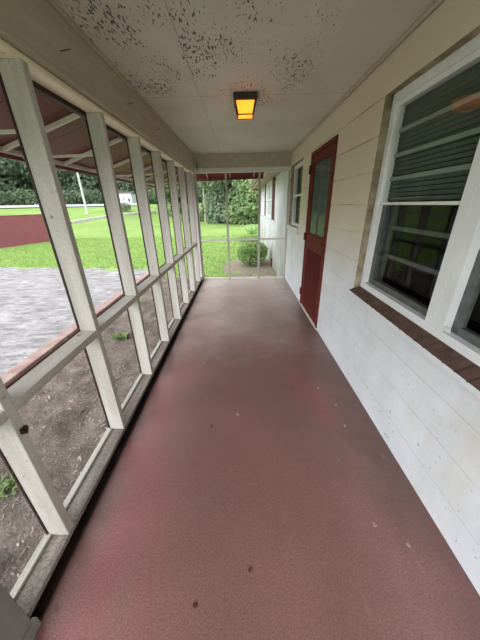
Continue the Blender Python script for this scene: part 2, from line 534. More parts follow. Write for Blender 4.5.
# ------------------------------------------------------------------ right block wall with openings
W1 = (0.33, 2.005, 0.80, 2.012)       # y0,y1,z0,z1
D1 = (2.815, 3.735, 0.0, 1.985)
W2 = (4.235, 5.165, 1.05, 2.012)
def wall_grid(x0, x1, y0, y1, z0, z1, holes):
    ys = sorted({y0, y1, *[h[0] for h in holes], *[h[1] for h in holes]})
    zs = sorted({z0, z1, *[h[2] for h in holes], *[h[3] for h in holes]})
    bm = bmesh.new()
    solid = {}
    for i in range(len(ys) - 1):
        for j in range(len(zs) - 1):
            cy, cz = (ys[i] + ys[i + 1]) / 2, (zs[j] + zs[j + 1]) / 2
            solid[i, j] = not any(h[0] < cy < h[1] and h[2] < cz < h[3] for h in holes)
    cache = {}
    def V(x, y, z):
        key = (round(x, 5), round(y, 5), round(z, 5))
        if key not in cache:
            cache[key] = bm.verts.new((x, y, z))
        return cache[key]
    reveal = []
    for (i, j), s_ in solid.items():
        if not s_:
            continue
        a, b, c_, d = ys[i], ys[i + 1], zs[j], zs[j + 1]
        bm.faces.new((V(x0, a, c_), V(x0, a, d), V(x0, b, d), V(x0, b, c_)))
        bm.faces.new((V(x1, a, c_), V(x1, b, c_), V(x1, b, d), V(x1, a, d)))
        for di, dj in ((-1, 0), (1, 0), (0, -1), (0, 1)):
            nb = solid.get((i + di, j + dj))
            if nb:
                continue
            if di:
                y = a if di < 0 else b
                f = bm.faces.new((V(x0, y, c_), V(x1, y, c_), V(x1, y, d), V(x0, y, d)))
            else:
                z = c_ if dj < 0 else d
                f = bm.faces.new((V(x0, a, z), V(x0, b, z), V(x1, b, z), V(x1, a, z)))
            if nb is False:
                f.material_index = 1
    bmesh.ops.recalc_face_normals(bm, faces=bm.faces)
    return bm
bm = wall_grid(XR, XR + 0.2, YN, YE + 0.02, -0.4, CZ, [(W1[0], W1[1], .742, W1[3]), D1, (W2[0], W2[1], .985, W2[3])])
me = bpy.data.meshes.new('wall_right')
bm.to_mesh(me); bm.free()
me.materials.append(M['wall']); me.materials.append(M['reveal'])
wall_right = bpy.data.objects.new('wall_right', me)
COL.objects.link(wall_right)
tag(wall_right, 'cream painted concrete block wall along the right of the porch', 'wall', kind='structure')
# quarter round where wall meets ceiling
o = MB().bar((XR - 0.012, YN, CZ - 0.012), (XR - 0.012, YE, CZ - 0.012), 0.024, 0.024).build('trim_1', M['fascia'], None, 0.008)
tag(o, 'thin cream moulding between block wall and ceiling', 'trim', kind='structure')

# dark room behind the windows
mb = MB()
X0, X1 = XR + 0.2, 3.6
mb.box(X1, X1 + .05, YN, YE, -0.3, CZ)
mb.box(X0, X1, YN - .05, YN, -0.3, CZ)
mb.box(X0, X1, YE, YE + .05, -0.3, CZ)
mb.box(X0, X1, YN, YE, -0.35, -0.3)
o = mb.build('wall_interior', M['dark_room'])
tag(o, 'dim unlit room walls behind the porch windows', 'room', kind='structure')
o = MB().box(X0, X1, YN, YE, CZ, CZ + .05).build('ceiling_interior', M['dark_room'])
tag(o, 'dim ceiling of the room behind the windows', 'ceiling', kind='structure')

# ---- window 1 (large double window)
w = empty('window_1', (XR + 0.05, 1.17, W1[2]))
tag(w, 'large white twin double-hung window with dark blinds in the right wall', 'window', kind='structure')
y0, y1, z0, z1 = W1
xf0, xf1 = XR + 0.045, XR + 0.115
mb = MB()
mb.box(xf0, xf1, y1 - 0.055, y1 - 0.012, z0, z1)           # far jamb
mb.box(xf0, xf1, y0, y0 + 0.075, z0, z1)
mb.box(xf0, xf1, y0 + 0.075, y1 - 0.055, z1 - 0.045, z1)   # head
mb.box(xf0, xf1, y0 + 0.075, y1 - 0.055, z0, z0 + 0.045)   # bottom
mb.box(xf0, xf1, 1.095, 1.157, z0 + 0.045, z1 - 0.045)     # mullion
mb.box(xf0, xf1, 1.160, 1.222, z0 + 0.045, z1 - 0.045)
mb.box(xf0 + .008, xf1, 1.157, 1.160, z0 + 0.045, z1 - 0.045)
mb.build('window_frame', M['white_vinyl'], w, 0.004)
MB().box(xf1 - .05, xf1 + .1, y1 - 0.012, y1, z0, z1).build('jamb_filler', M['grey_seal'], w)
MEET = 1.405
for ya, yb in ((1.222, y1 - 0.055), (y0 + 0.075, 1.095)):
    mb = MB()
    xs0, xs1 = xf0 + 0.012, xf0 + 0.055
    mb.box(xs0, xs1, ya, ya + 0.015, MEET - 0.008, z1 - 0.045)
    mb.box(xs0, xs1, yb - 0.015, yb, MEET - 0.008, z1 - 0.045)
    mb.box(xs0, xs1, ya + .015, yb - .015, z1 - 0.072, z1 - 0.045)
    mb.box(xs0 - .004, xs1, ya, yb, MEET - 0.008, MEET + 0.008)
    us = mb.build('upper_sash', M['white_vinyl'], w, 0.002)
    MB().add([(xs0 + .012, ya + .02, MEET), (xs0 + .012, ya + .02, z1 - .08), (xs0 + .012, yb - .02, z1 - .08), (xs0 + .012, yb - .02, MEET)],
             [(0, 1, 2, 3)]).build('pane', M['glass'], us)
    mb = MB()
    xs0, xs1 = xf0 + 0.038, xf0 + 0.066
    mb.box(xs0, xs1, ya, ya + 0.045, z0 + 0.045, MEET)
    mb.box(xs0, xs1, yb - 0.045, yb, z0 + 0.045, MEET)
    mb.box(xs0, xs1, ya + .045, yb - .045, z0 + 0.045, z0 + 0.085)
    ls = mb.build('lower_sash', M['grey_seal'], w, 0.002)
    ls['label'] = 'grey lower sash frame'
    MB().add([(xs0 + .012, ya + .03, z0 + .06), (xs0 + .012, ya + .03, MEET), (xs0 + .012, yb - .03, MEET), (xs0 + .012, yb - .03, z0 + .06)],
             [(0, 1, 2, 3)]).build('pane', M['glass'], ls)
    # venetian blind: the slats of the upper half and the three paler bars
    mb = MB()
    nz = int((z1 - 0.05 - MEET) / 0.0245)
    for i in range(nz):
        z = MEET + 0.01 + i * 0.0245
        mb.add([(xf0 + .056, ya + .001, z + .026), (xf0 + .056, yb - .001, z + .026), (xf0 + .066, yb - .001, z + .007), (xf0 + .066, ya + .001, z + .007),
                (xf0 + .058, ya + .001, z + .027), (xf0 + .058, yb - .001, z + .027), (xf0 + .068, yb - .001, z + .008), (xf0 + .068, ya + .001, z + .008)],
               [(0, 1, 2, 3), (7, 6, 5, 4), (0, 3, 7, 4), (1, 5, 6, 2), (0, 4, 5, 1), (3, 2, 6, 7)])
    bl = mb.build('blind', M['blind'], w)
    bl['label'] = 'dark green horizontal slats'
    for z in (1.815, 1.682, 1.550):
        MB().box(xf0 + .044, xf0 + .054, ya + .005, yb - .005, z - .011, z + .011).build('blind_bar', M['blind_pale'], bl)
    for z in (1.25, 1.06):  # bars added to imitate faint reflections in the lower panes
        MB().box(xf1 + .03, xf1 + .05, ya + .01, yb - .001, z - .012, z + .012).build('reflection_bar', M['grey_seal'], w)
# brick sill
mb = MB()
n = 25
for i in range(n):
    a = y0 + 0.022 + i * 0.0665
    mb.add([(XR - .032, a + .0035, .742), (xf0 + .01, a + .0035, .742), (xf0 + .01, a + .0035, .803), (XR - .032, a + .0035, .766),
            (XR - .032, a + .063, .742), (xf0 + .01, a + .063, .742), (xf0 + .01, a + .063, .803), (XR - .032, a + .063, .766)],
           [(0, 1, 2, 3), (7, 6, 5, 4), (0, 4, 5, 1), (3, 2, 6, 7), (0, 3, 7, 4), (1, 5, 6, 2)])
mb.add([(XR - .028, y0 + .022, .744), (xf0 + .01, y0 + .022, .744), (xf0 + .01, y0 + .022, .788), (XR - .028, y0 + .022, .752),
        (XR - .028, y0 + .022 + n * .0665, .744), (xf0 + .01, y0 + .022 + n * .0665, .744), (xf0 + .01, y0 + .022 + n * .0665, .788), (XR - .028, y0 + .022 + n * .0665, .752)],
       [(0, 1, 2, 3), (7, 6, 5, 4), (0, 4, 5, 1), (3, 2, 6, 7), (0, 3, 7, 4), (1, 5, 6, 2)])
bs = mb.build('brick_sill', simple('sill_brick', (100, 78, 69), (78, 60, 54), 22, 0.85, 0.4, 90), w)
bs.data.materials.append(M['wall'])
for p in bs.data.polygons:
    if p.normal.x < -.9:
        p.material_index = 1
MB().box(XR - .0335, XR - .0305, y0 + .022, y0 + .022 + n * .0665, .742, .762).build('sill_face', M['wall'], w)
bs['label'] = 'dark brown brick window sill'
MB().box(xf0 - .003, xf0, 1.05, 1.085, z0 + .056, z0 + .078).build('vent_tab', M['white_vinyl'], w)

# ---- window 2 (small, far end)
y0, y1, z0, z1 = W2
w = empty('window_2', (XR + .05, (y0 + y1) / 2, z0))
tag(w, 'small white double-hung window near the far end of the porch', 'window', kind='structure')
xf0, xf1 = XR + .06, XR + .12
mb = MB()
mb.box(xf0, xf1, y0, y0 + .05, z0, z1); mb.box(xf0, xf1, y1 - .05, y1, z0, z1)
mb.box(xf0, xf1, y0 + .05, y1 - .05, z1 - .05, z1); mb.box(xf0, xf1, y0 + .05, y1 - .05, z0, z0 + .05)
mb.build('window_frame', M['white_vinyl'], w, 0.003)
mb = MB()
mb.box(xf0 + .01, xf1 - .02, y0 + .05, y1 - .05, 1.53, 1.56)
mb.build('meeting_rail', M['white_vinyl'], w, 0.002)
MB().add([(xf0 + .02, y0 + .05, z0 + .05), (xf0 + .02, y0 + .05, z1 - .05), (xf0 + .02, y1 - .05, z1 - .05), (xf0 + .02, y1 - .05, z0 + .05)],
         [(0, 1, 2, 3)]).build('pane', M['glass'], w)
mb = MB()
for i in range(int((z1 - z0 - .1) / .03)):
    z = z0 + .06 + i * .03
    mb.box(xf1 + .03, xf1 + .04, y0 + .02, y1 - .02, z, z + .026)
mb.build('blind', M['blind'], w)
MB().box(XR - .03, xf0 + .01, y0 + .002, y1 - .002, .985, z0 + .012).build('window_sill', M['wall'], w, 0.006)

# ---- door 1
y0, y1, z0, z1 = D1
d = empty('door_1', (XR, (y0 + y1) / 2, 0))
tag(d, 'tall dark red screen door with grey glass top panel and louvred lower panel', 'door', kind='structure')
mb = MB()
x0, x1 = XR - .012, XR + .075
mb.box(x0, x1, y0, y0 + .045, 0.02, z1); mb.box(x0, x1, y1 - .04, y1, 0.02, z1)
mb.box(x0, x1, y0 + .045, y1 - .04, z1 - .045, z1)
mb.build('door_frame', M['door_red'], d, 0.003)
la, lb = y0 + .048, y1 - .043
xl0, xl1 = XR - .004, XR + .03
mb = MB()
ga, gb = la + .072, lb - .085      # panel opening
ZT = z1 - .048
mb.box(xl0, xl1, la, ga, .03, ZT); mb.box(xl0, xl1, gb, lb, .03, ZT)
mb.box(xl0, xl1, ga, gb, 1.875, ZT)
mb.box(xl0, xl1, ga, gb, .86, 1.035)
mb.box(xl0, xl1, ga, gb, .03, .13)
leaf = mb.build('door_leaf', M['door_red'], d, 0.004)
mb = MB()
for z, sg in ((1.035, 1), (1.875, -1)):
    nn = 24
    vs, fs = [], []
    for i in range(nn + 1):
        y = ga + (gb - ga) * i / nn
        hh = 0.014 + 0.016 * abs(math.sin(math.pi * i / nn * 4))
        for xx in (xl0 + .004, xl0 + .016):
            vs += [(xx, y, z), (xx, y, z + sg * hh)]
    for i in range(nn):
        a = i * 4
        fs += [(a, a + 1, a + 5, a + 4), (a + 2, a + 6, a + 7, a + 3), (a + 1, a + 3, a + 7, a + 5)]
    mb.add(vs, fs)
mb.build('scalloped_trim', M['door_red'], leaf)
gp = MB().box(xl0 + .018, xl0 + .022, ga - .005, gb + .005, 1.03, 1.88).build('glass_panel', M['curtain'], leaf)
gp['label'] = 'grey green curtained glass panel'
MB().add([(xl0 + .014, ga, 1.03), (xl0 + .014, ga, 1.88), (xl0 + .014, gb, 1.88), (xl0 + .014, gb, 1.03)], [(0, 1, 2, 3)]).build('pane', M['glass'], leaf)
mb = MB()
nl = 20
h_ = (.86 - .13) / nl
mb.box(xl0 + .024, xl0 + .028, ga, gb, .13, .86)
for i in range(nl):
    z = .13 + (i + .5) * h_
    mb.bar((xl0 + .014, ga, z), (xl0 + .014, gb, z), .024, .008, (-.6, 0, 1))
mb.build('louvred_panel', M['door_red'], leaf)
for z in (1.80, 1.0, .21):
    mb = MB()
    mb.box(x0 - .008, x0 + .004, y1 - .05, y1 + .006, z - .045, z + .045)
    mb.tube((x0 - .012, y1 - .012, z - .05), (x0 - .012, y1 - .012, z + .05), .008)
    mb.build('hinge', M['door_red'], d)
mb = MB()
for z in (.93, 1.16):
    mb.tube((x0 - .014, y0 + .03, z - .02), (x0 - .014, y0 + .03, z + .02), .007)
mb.tube((xl0 - .03, la + .03, 1.0), (xl0 + .01, la + .03, 1.0), .010)
mb.build('latch', M['iron'], d)
th = MB().box(XR - .014, XR + .1, y0 - .005, y1 + .005, 0.0, .014).build('threshold', M['white_trim'], d, 0.004)
th['label'] = 'white threshold strip'
MB().box(XR + .1, XR + .14, y0 + .002, y1 - .002, 0.0, z1 - .002).build('inner_door', M['dark_room'], d)

# ------------------------------------------------------------------ left screen wall
wlft = empty('wall_left', (XL, 1.8, 0))
tag(wlft, 'white timber stud screen wall along the left of the porch', 'wall', kind='structure')
XO = XL - 0.09
PW = 0.038
ZS, ZR0, ZR1, ZP = 0.066, 0.765, 0.803, 1.932
ys = [PY[0] - 0.603 * 3, PY[0] - 0.603 * 2] + [0.366] + PY
jamb_i = 2
for i, y in enumerate(ys):
    if i == jamb_i:
        p = MB().box(XL - .09, XL + .012, y - .05, y + .038, 0.0, ZP).build('door_jamb', M['jamb'], wlft, 0.003)
        MB().box(XL + .008, XL + .03, y - .05, y + .045, 0.0, .05).build('plinth_block', M['jamb'], p, 0.003)
        continue
    MB().box(XO, XL, y, y + PW, ZS, ZP).build('post', M['post'], wlft, 0.003)
    MB().box(XO - .008, XO, y - .004, y + PW + .004, 0.03, ZP).build('batten', M['batten'], wlft)
for i in range(len(ys) - 1):
    a = ys[i] + PW
    b = ys[i + 1]
    if i + 1 == jamb_i:
        b -= .05
    MB().box(XO, XL, a, b, ZR0, ZR1).build('rail', M['rail'], wlft, 0.003)
    rb = MB().box(XO - .010, XO, a, b, ZR0 - .004, ZR1 + .004).build('rail_batten', M['rust'], wlft)
    for z0, z1, nm in ((ZS, ZR0, 'lower_screen'), (ZR1, ZP, 'upper_screen')):
        xx = XO + .001
        MB().add([(xx, a, z0), (xx, b, z0), (xx, b, z1), (xx, a, z1)], [(3, 2, 1, 0)]).build(nm, M['screen'], wlft)
# far corner stud
MB().box(XO, XL, YE - .03, YE + .04, ZS, ZP).build('post', M['post'], wlft, 0.003)
MB().box(XO, XL, YN, YE + .04, .040, ZS).build('sill', M['sill'], wlft, 0.004)
MB().box(XO - .018, XO + .012, YN, YE + .04, .03, ZS + .012).build('sill_strip', M['rail'], wlft, 0.003)
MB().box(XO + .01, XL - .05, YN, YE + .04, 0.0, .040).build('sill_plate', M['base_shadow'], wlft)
MB().box(XO, XL, YN, YE + .04, ZP, 1.952).build('top_plate', M['plate'], wlft, 0.003)
MB().box(XO - .03, XO, YN, YE + .04, 1.91, 2.0).build('outer_batten', M['batten'], wlft)
MB().box(XO, XL - .004, YN, YE + .04, 1.952, CZ).build('header_beam', M['fascia'], wlft)
MB().box(XL - .004, XL + .012, YN, YE, 1.978, CZ).build('fascia_board', M['fascia'], wlft, 0.002)
MB().box(XL - .004, XL + .026, YN, YE, 1.958, 1.980).build('moulding', M['fascia'], wlft, 0.006)
MB().bar((XL + .022, YN, CZ - .01), (XL + .022, YE, CZ - .01), .022, .02).build('ceiling_moulding', M['fascia'], wlft, 0.006)
for y, z in ((1.544, 2.065), (3.01, 2.097), (3.897, 2.066), (2.3, 2.09)):
    mb = MB()
    mb.tube((XL + .01, y, z), (XL + .035, y + .004, z + .004), .0022, n=6)
    mb.tube((XL + .035, y + .004, z + .004), (XL + .045, y + .03, z + .018), .002, n=6)
    mb.build('hook', M['rust'], wlft)

# dark clump on the nearest stud
bm = bmesh.new()
for dx, dy, dz, r in ((0, 0, 0, .010), (.004, .010, .012, .008), (.003, -.006, .014, .006), (.002, .008, -.010, .006), (.006, .012, .002, .005)):
    g = bmesh.ops.create_icosphere(bm, subdivisions=2, radius=r)
    for v_ in g['verts']:
        v_.co += Vector((dx, dy, dz)) + noise.noise_vector(v_.co * 300) * .002
me = bpy.data.meshes.new('mud_nest'); bm.to_mesh(me); bm.free(); me.materials.append(M['nest'])
o = bpy.data.objects.new('mud_nest', me); COL.objects.link(o)
o.location = (XL + .004, PY[0] + .02, .684)
tag(o, 'small dark brown mud clump stuck to the nearest white stud below the rail', 'insect nest')

# ------------------------------------------------------------------ far end screen wall
we = empty('wall_back', (0, YE, 0))
tag(we, 'white framed insect screen closing the far end of the porch', 'wall', kind='structure')
MB().box(XL + .013, XR - .001, YE - .01, YE + .08, 2.02, CZ).build('header_beam', M['fascia'], we, 0.003)
MB().box(XL + .001, XR - .001, YE - .022, YE + .06, 1.945, 2.02).build('head_trim', M['rail_x'], we, 0.006)
MB().box(XL + .001, XL + .03, YE, YE + .05, 0.0, 1.945).build('side_stile', M['post'], we, 0.003)
MB().box(XR - .03, XR - .001, YE, YE + .05, 0.0, 1.945).build('side_stile', M['post'], we, 0.003)
for x in (-.245, .362):
    MB().box(x - .019, x + .019, YE, YE + .04, .04, 1.945).build('mullion', M['post'], we, 0.003)
for xa, xb in ((XL + .03, -.264), (-.226, .343), (.381, XR - .03)):
    MB().box(xa, xb, YE, YE + .04, .775, .812).build('rail', M['rail_x'], we, 0.003)
    MB().box(xa, xb, YE - .004, YE + .05, .0, .042).build('bottom_rail', M['rail_x'], we, 0.003)
    for z0, z1 in ((.042, .775), (.812, 1.945)):
        MB().add([(xa, YE + .035, z0), (xb, YE + .035, z0), (xb, YE + .035, z1), (xa, YE + .035, z1)], [(0, 1, 2, 3)]).build('screen', M['screen'], we)
mb = MB()
mb.box(-.742, -.730, YE - .032, YE - .012, 1.975, 2.10)
mb.tube((-.736, YE - .03, 2.10), (-.736, YE - .05, 2.085), .006, n=6)
bk = mb.build('hook', M['rust'], we); bk['label'] = 'rusty red hook'

# ------------------------------------------------------------------ awnings
def awning_left():
    a = empty('metal_awning', (XO - .03, 2.0, 1.73))
    tag(a, 'maroon metal awning with pale ribs sloping out over the left screens', 'awning')
    xa, za, xb, zb = XO - .035, 1.945, -1.46, 1.775
    mb = MB()
    ya, yb = YN - .3, YE + .12
    npan = 24
    for i in range(npan):
        p, q = ya + (yb - ya) * i / npan, ya + (yb - ya) * (i + 1) / npan
        mb.add([(xa, p, za), (xb, p, zb), (xb, q - .004, zb), (xa, q - .004, za),
                (xa, p, za + .012), (xb, p, zb + .012), (xb, q - .004, zb + .012), (xa, q - .004, za + .012)],
               [(0, 1, 2, 3), (7, 6, 5, 4), (0, 4, 5, 1), (1, 5, 6, 2), (2, 6, 7, 3), (3, 7, 4, 0)])
        mb.box(xb, xa, 0, 0, 0, 0) if False else None
    mb.add([(xa, ya, za + .012), (xb, ya, zb + .012), (xb, yb, zb + .012), (xa, yb, za + .012),
            (xa, ya, za + .03), (xb, ya, zb + .03), (xb, yb, zb + .03), (xa, yb, za + .03)],
           [(0, 1, 2, 3), (7, 6, 5, 4), (0, 4, 5, 1), (1, 5, 6, 2), (2, 6, 7, 3), (3, 7, 4, 0)])
    mb.build('awning_sheet', M['awning'], a)
    for i in range(-3, 9):
        y = PY[0] + .603 * i + .01
        if y > YE:
            continue
        MB().bar((xa, y, za - .016), (xb, y, zb - .016), .018, .026).build('rib', M['awning_rib'], a, 0.003)
    for i in (0, 1, 2, 4, 6):
        y = PY[0] + .603 * i + .14
        MB().bar((xb + .02, y, 1.735), (XO - .03, y, 1.742), .014, .014).build('tie_bar', M['awning_rib'], a)
    MB().box(xb - .02, xb + .01, ya, yb, 1.745, 1.775).build('front_beam', M['awning_rib'], a, 0.004)
    MB().box(xb - .05, xb - .021, ya, yb, 1.722, 1.81).build('valance', M['awning_dark'], a, 0.004)
    return a
awning_left()
a = empty('metal_awning', (-.1, YE + .1, 1.9))
tag(a, 'dark maroon metal awning over the far end screen, seen through its top panes', 'awning')
mb = MB()
xa, xb, ya, yb = -1.3, .47, YE + .1, YE + .48
mb.add([(xa, ya, 2.06), (xb, ya, 2.06), (xb, yb, 1.93), (xa, yb, 1.895),
        (xa, ya, 2.08), (xb, ya, 2.08), (xb, yb, 1.95), (xa, yb, 1.915)],
       [(0, 1, 2, 3), (7, 6, 5, 4), (0, 4, 5, 1), (1, 5, 6, 2), (2, 6, 7, 3), (3, 7, 4, 0)])
mb.build('awning_sheet', M['awning_dark'], a)
for x in (-.62, -.18, .28):
    MB().bar((x, ya, 2.045), (x, yb, 1.888 + (x + 1.4) / 1.9 * .035 + .0), .014, .014).build('rib', M['awning_rib'], a, 0.003)
mb = MB()
mb.add([(xa, yb, 1.848), (xb, yb, 1.878), (xb, yb + .02, 1.878), (xa, yb + .02, 1.848),
        (xa, yb, 1.93), (xb, yb, 1.965), (xb, yb + .02, 1.965), (xa, yb + .02, 1.93)],
       [(3, 2, 1, 0), (4, 5, 6, 7), (0, 1, 5, 4), (1, 2, 6, 5), (2, 3, 7, 6), (3, 0, 4, 7)])
mb.build('valance', M['awning_dark'], a)

# ------------------------------------------------------------------ ceiling lantern
def lantern(cx, cy):
    L = empty('ceiling_light', (cx, cy, CZ))
    tag(L, 'square dark bronze ceiling lantern with lit amber glass', 'ceiling light')
    MB().box(cx - .096, cx + .096, cy - .096, cy + .096, CZ - .048, CZ).build('canopy', M['iron'], L, 0.004)
    zt, zb = CZ - .048, CZ - .135
    rt_, rb_ = .080, .062
    co = [(-1, -1), (1, -1), (1, 1), (-1, 1)]
    mb = MB()
    for i in range(4):
        a, b = co[i], co[(i + 1) % 4]
        pa, pb = Vector((cx + a[0] * rt_, cy + a[1] * rt_, zt)), Vector((cx + a[0] * rb_, cy + a[1] * rb_, zb))
        qb = Vector((cx + b[0] * rb_, cy + b[1] * rb_, zb))
        mb.bar(pa, pb, .009, .009)
        mb.bar(pb, qb, .008, .008)
    mb.build('lantern_frame', M['iron'], L)
    for i in range(4):
        a, b = co[i], co[(i + 1) % 4]
        s0, s1 = rt_ - .004, rb_ - .004
        MB().add([(cx + a[0] * s0, cy + a[1] * s0, zt), (cx + b[0] * s0, cy + b[1] * s0, zt),
                  (cx + b[0] * s1, cy + b[1] * s1, zb), (cx + a[0] * s1, cy + a[1] * s1, zb)], [(3, 2, 1, 0)]).build('glass_side', M['amber'], L)
    s1 = rb_ - .003
    MB().box(cx - s1, cx + s1, cy - s1, cy + s1, zb, zb + .003).build('glass_bottom', M['amber'], L)
    return L
lantern(.06, 2.68)

# ------------------------------------------------------------------ ground outside
def sst(t):
    t = max(0.0, min(1.0, t))
    return t * t * (3 - 2 * t)
def ground(x, y):
    r = math.hypot(x, y)
    wlft_ = sst((-x - 5) / 7)
    z = GZ + wlft_ * sst((r - 17) / 23) * 2.0
    z += (1 - wlft_) * sst((y - 31) / 16) * 2.1
    return z
def axis(pts):
    out = []
    for a, b, st in pts:
        out += list(np.arange(a, b, st))
    return out
def drive_far(x):
    return 7.45 + (-x - 2.7) * .165 + .10 * noise.noise(Vector((x * 1.3, 3.1, 0)))
xs = axis([(-70, -16, 2.0), (-16, 4, .5), (4, 26, 2.0)]) + [26]
yv = axis([(-20, -2, 2.0), (-2, 30, .5), (30, 76, 2.0)]) + [76]
vs, fs = [], []
for y in yv:
    for x in xs:
        z = ground(x, y) + .015 * noise.noise(Vector((x * .8, y * .8, 0)))
        if (x < -2.2 and x > -11.6 and y < drive_far(x) - .25) or (-2.2 <= x and y < 5.1) or (-3.0 < x < -.7 and y < 6.5):
            z -= .08
        vs.append((x, y, z))
nx = len(xs)
for j in range(len(yv) - 1):
    for i in range(nx - 1):
        fs.append((j * nx + i, j * nx + i + 1, (j + 1) * nx + i + 1, (j + 1) * nx + i))
lawn = MB().add(vs, fs).build('lawn', M['lawn'], None, 0, True)
tag(lawn, 'bright green mown lawn beyond the driveway and behind the porch', 'lawn', kind='structure')

def sheet(name, outline_fn, x0, x1, y0, y1, st, z, amp, mat, label, cat, fr=2.0):
    """grid patch with small height noise, clipped by outline_fn(x, y)"""
    nx_, ny_ = int((x1 - x0) / st) + 1, int((y1 - y0) / st) + 1
    vs, fs = [], []
    for j in range(ny_):
        for i in range(nx_):
            x, y = x0 + i * st, y0 + j * st
            hh = noise.fractal(Vector((x * fr, y * fr, 1.3)), 0.8, 2.1, 5) * amp
            vs.append((x, y, z + hh))
    for j in range(ny_ - 1):
        for i in range(nx_ - 1):
            cx_, cy_ = x0 + (i + .5) * st, y0 + (j + .5) * st
            if outline_fn(cx_, cy_):
                a = j * nx_ + i
                fs.append((a, a + 1, a + nx_ + 1, a + nx_))
    used = sorted({i for f in fs for i in f})
    mp_ = {u: n_ for n_, u in enumerate(used)}
    ob = MB().add([vs[u] for u in used], [tuple(mp_[i] for i in f) for f in fs]).build(name, mat, None, 0, True)
    tag(ob, label, cat, kind='structure')
    return ob
sheet('driveway', lambda x, y: y < drive_far(x), -11.5, -2.55, -4, 9.2, .12, GZ - .005, .012, M['drive'],
      'pale weathered driveway beside the dirt bed', 'driveway', 1.2)
def bed_far(x):
    return 6.7 + .2 * noise.noise(Vector((x * 2.2, 9.1, 0)))
sheet('dirt_bed', lambda x, y: y < bed_far(x), -2.62, -.86, -2.5, 7.2, .035, GZ - .01, .045, M['dirt'],
      'bare grey brown dirt bed between porch and driveway', 'dirt', 3.0)
sheet('mulch_bed', lambda x, y: ((x - .35) / .85) ** 2 + ((y - 7.4) / 1.5) ** 2 < 1 + .25 * noise.noise(Vector((x * 3, y * 3, 0))), -.6, .95, 5.6, 9.3, .05, GZ + .012, .015, M['mulch'],
      'pale leaf mulch round the clipped bush by the house corner', 'mulch', 3.0)
mb = MB()
yy = -2.5
while yy < 7.2:
    ln = .9
    j = random.uniform(-.008, .008)
    mb.box(-2.62 + j, -2.46 + j, yy, min(yy + ln - .006, 7.2), GZ - .08, GZ + .045)
    yy += ln
o = mb.build('kerb', M['kerb_pink'], None, 0.012)
tag(o, 'faded pink concrete kerb between dirt bed and driveway', 'kerb')

# stone kerb on the far lawn
mb = MB()
pts = [(-17.5, 17.0), (-15.5, 19.5), (-13.4, 21.6), (-12.2, 24.3), (-10.6, 27.5), (-9.5, 31)]
for i in range(len(pts) - 1):
    p, q = Vector((*pts[i], ground(*pts[i]) + .06)), Vector((*pts[i + 1], ground(*pts[i + 1]) + .06))
    nseg = 4
    for s_ in range(nseg):
        a_, b_ = p.lerp(q, s_ / nseg), p.lerp(q, (s_ + .96) / nseg)
        mb.bar(a_, b_, .35 + .1 * random.random(), .22 + .08 * random.random())
o = mb.build('stone_edging', M['coping'], None, 0.02)
tag(o, 'low grey stone edging crossing the far lawn', 'stone edging')

# road beyond
vs, fs = [], []
road = [(35.5 * math.sin(math.radians(a_)), 35.5 * math.cos(math.radians(a_))) for a_ in range(-86, -19, 3)]
for i, (x, y) in enumerate(road):
    d_ = Vector((x, y, 0)).normalized()
    p, q = Vector((x, y, 0)), Vector((x, y, 0)) + d_ * 5
    vs += [(p.x, p.y, ground(p.x, p.y) + .08), (q.x, q.y, ground(q.x, q.y) + .16)]
    if i:
        fs.append((2 * i - 2, 2 * i, 2 * i + 1, 2 * i - 1))
o = MB().add(vs, fs).build('road', M['road'])
tag(o, 'pale road crossing behind the lawn below the trees', 'road', kind='structure')

# long low burgundy wall
w = empty('garden_wall', (-11.6, 12.4, GZ))
tag(w, 'long low burgundy painted wall standing on the lawn beyond the driveway', 'wall')
pa, pb = Vector((-13.9, 8.6, 0)), Vector((-10.75, 14.9, 0))
MB().bar(pa + Vector((0, 0, GZ + .68)), pb + Vector((0, 0, GZ + .68)), .22, 1.46).build('wall_body', M['house_red'], w, 0.01)
MB().bar(pa + Vector((0, 0, GZ + 1.425)), pb + Vector((0, 0, GZ + 1.425)), .27, .035).build('coping', M['house_red'], w, 0.008)

# shed
sh = empty('shed', (-15.6, 38, 1.15))
zb = ground(-15.6, 38) - .1
tag(sh, 'small white shed far off beside the road', 'shed')
MB().box(-17.2, -14.35, 37.5, 39.5, zb, 3.1).build('shed_wall', M['shed'], sh)
MB().add([(-17.35, 37.4, 3.09), (-14.2, 37.4, 3.09), (-14.2, 39.6, 3.09), (-17.35, 39.6, 3.09), (-17.35, 38.5, 3.35), (-14.2, 38.5, 3.35)],
         [(0, 3, 2, 1), (0, 1, 5, 4), (2, 3, 4, 5), (0, 4, 3), (1, 2, 5)]).build('shed_roof', M['roof'], sh)
dr = MB().box(-15.35, -14.9, 37.46, 37.5, zb + .1, 2.6).build('shed_door', M['white_trim'], sh)
MB().box(-15.45, -15.38, 37.45, 37.5, zb, 2.7).build('downpipe', M['shed_dark'], sh)
MB().box(-14.8, -14.55, 37.46, 37.5, 2.1, 2.5).build('shed_window', M['shed_dark'], sh)

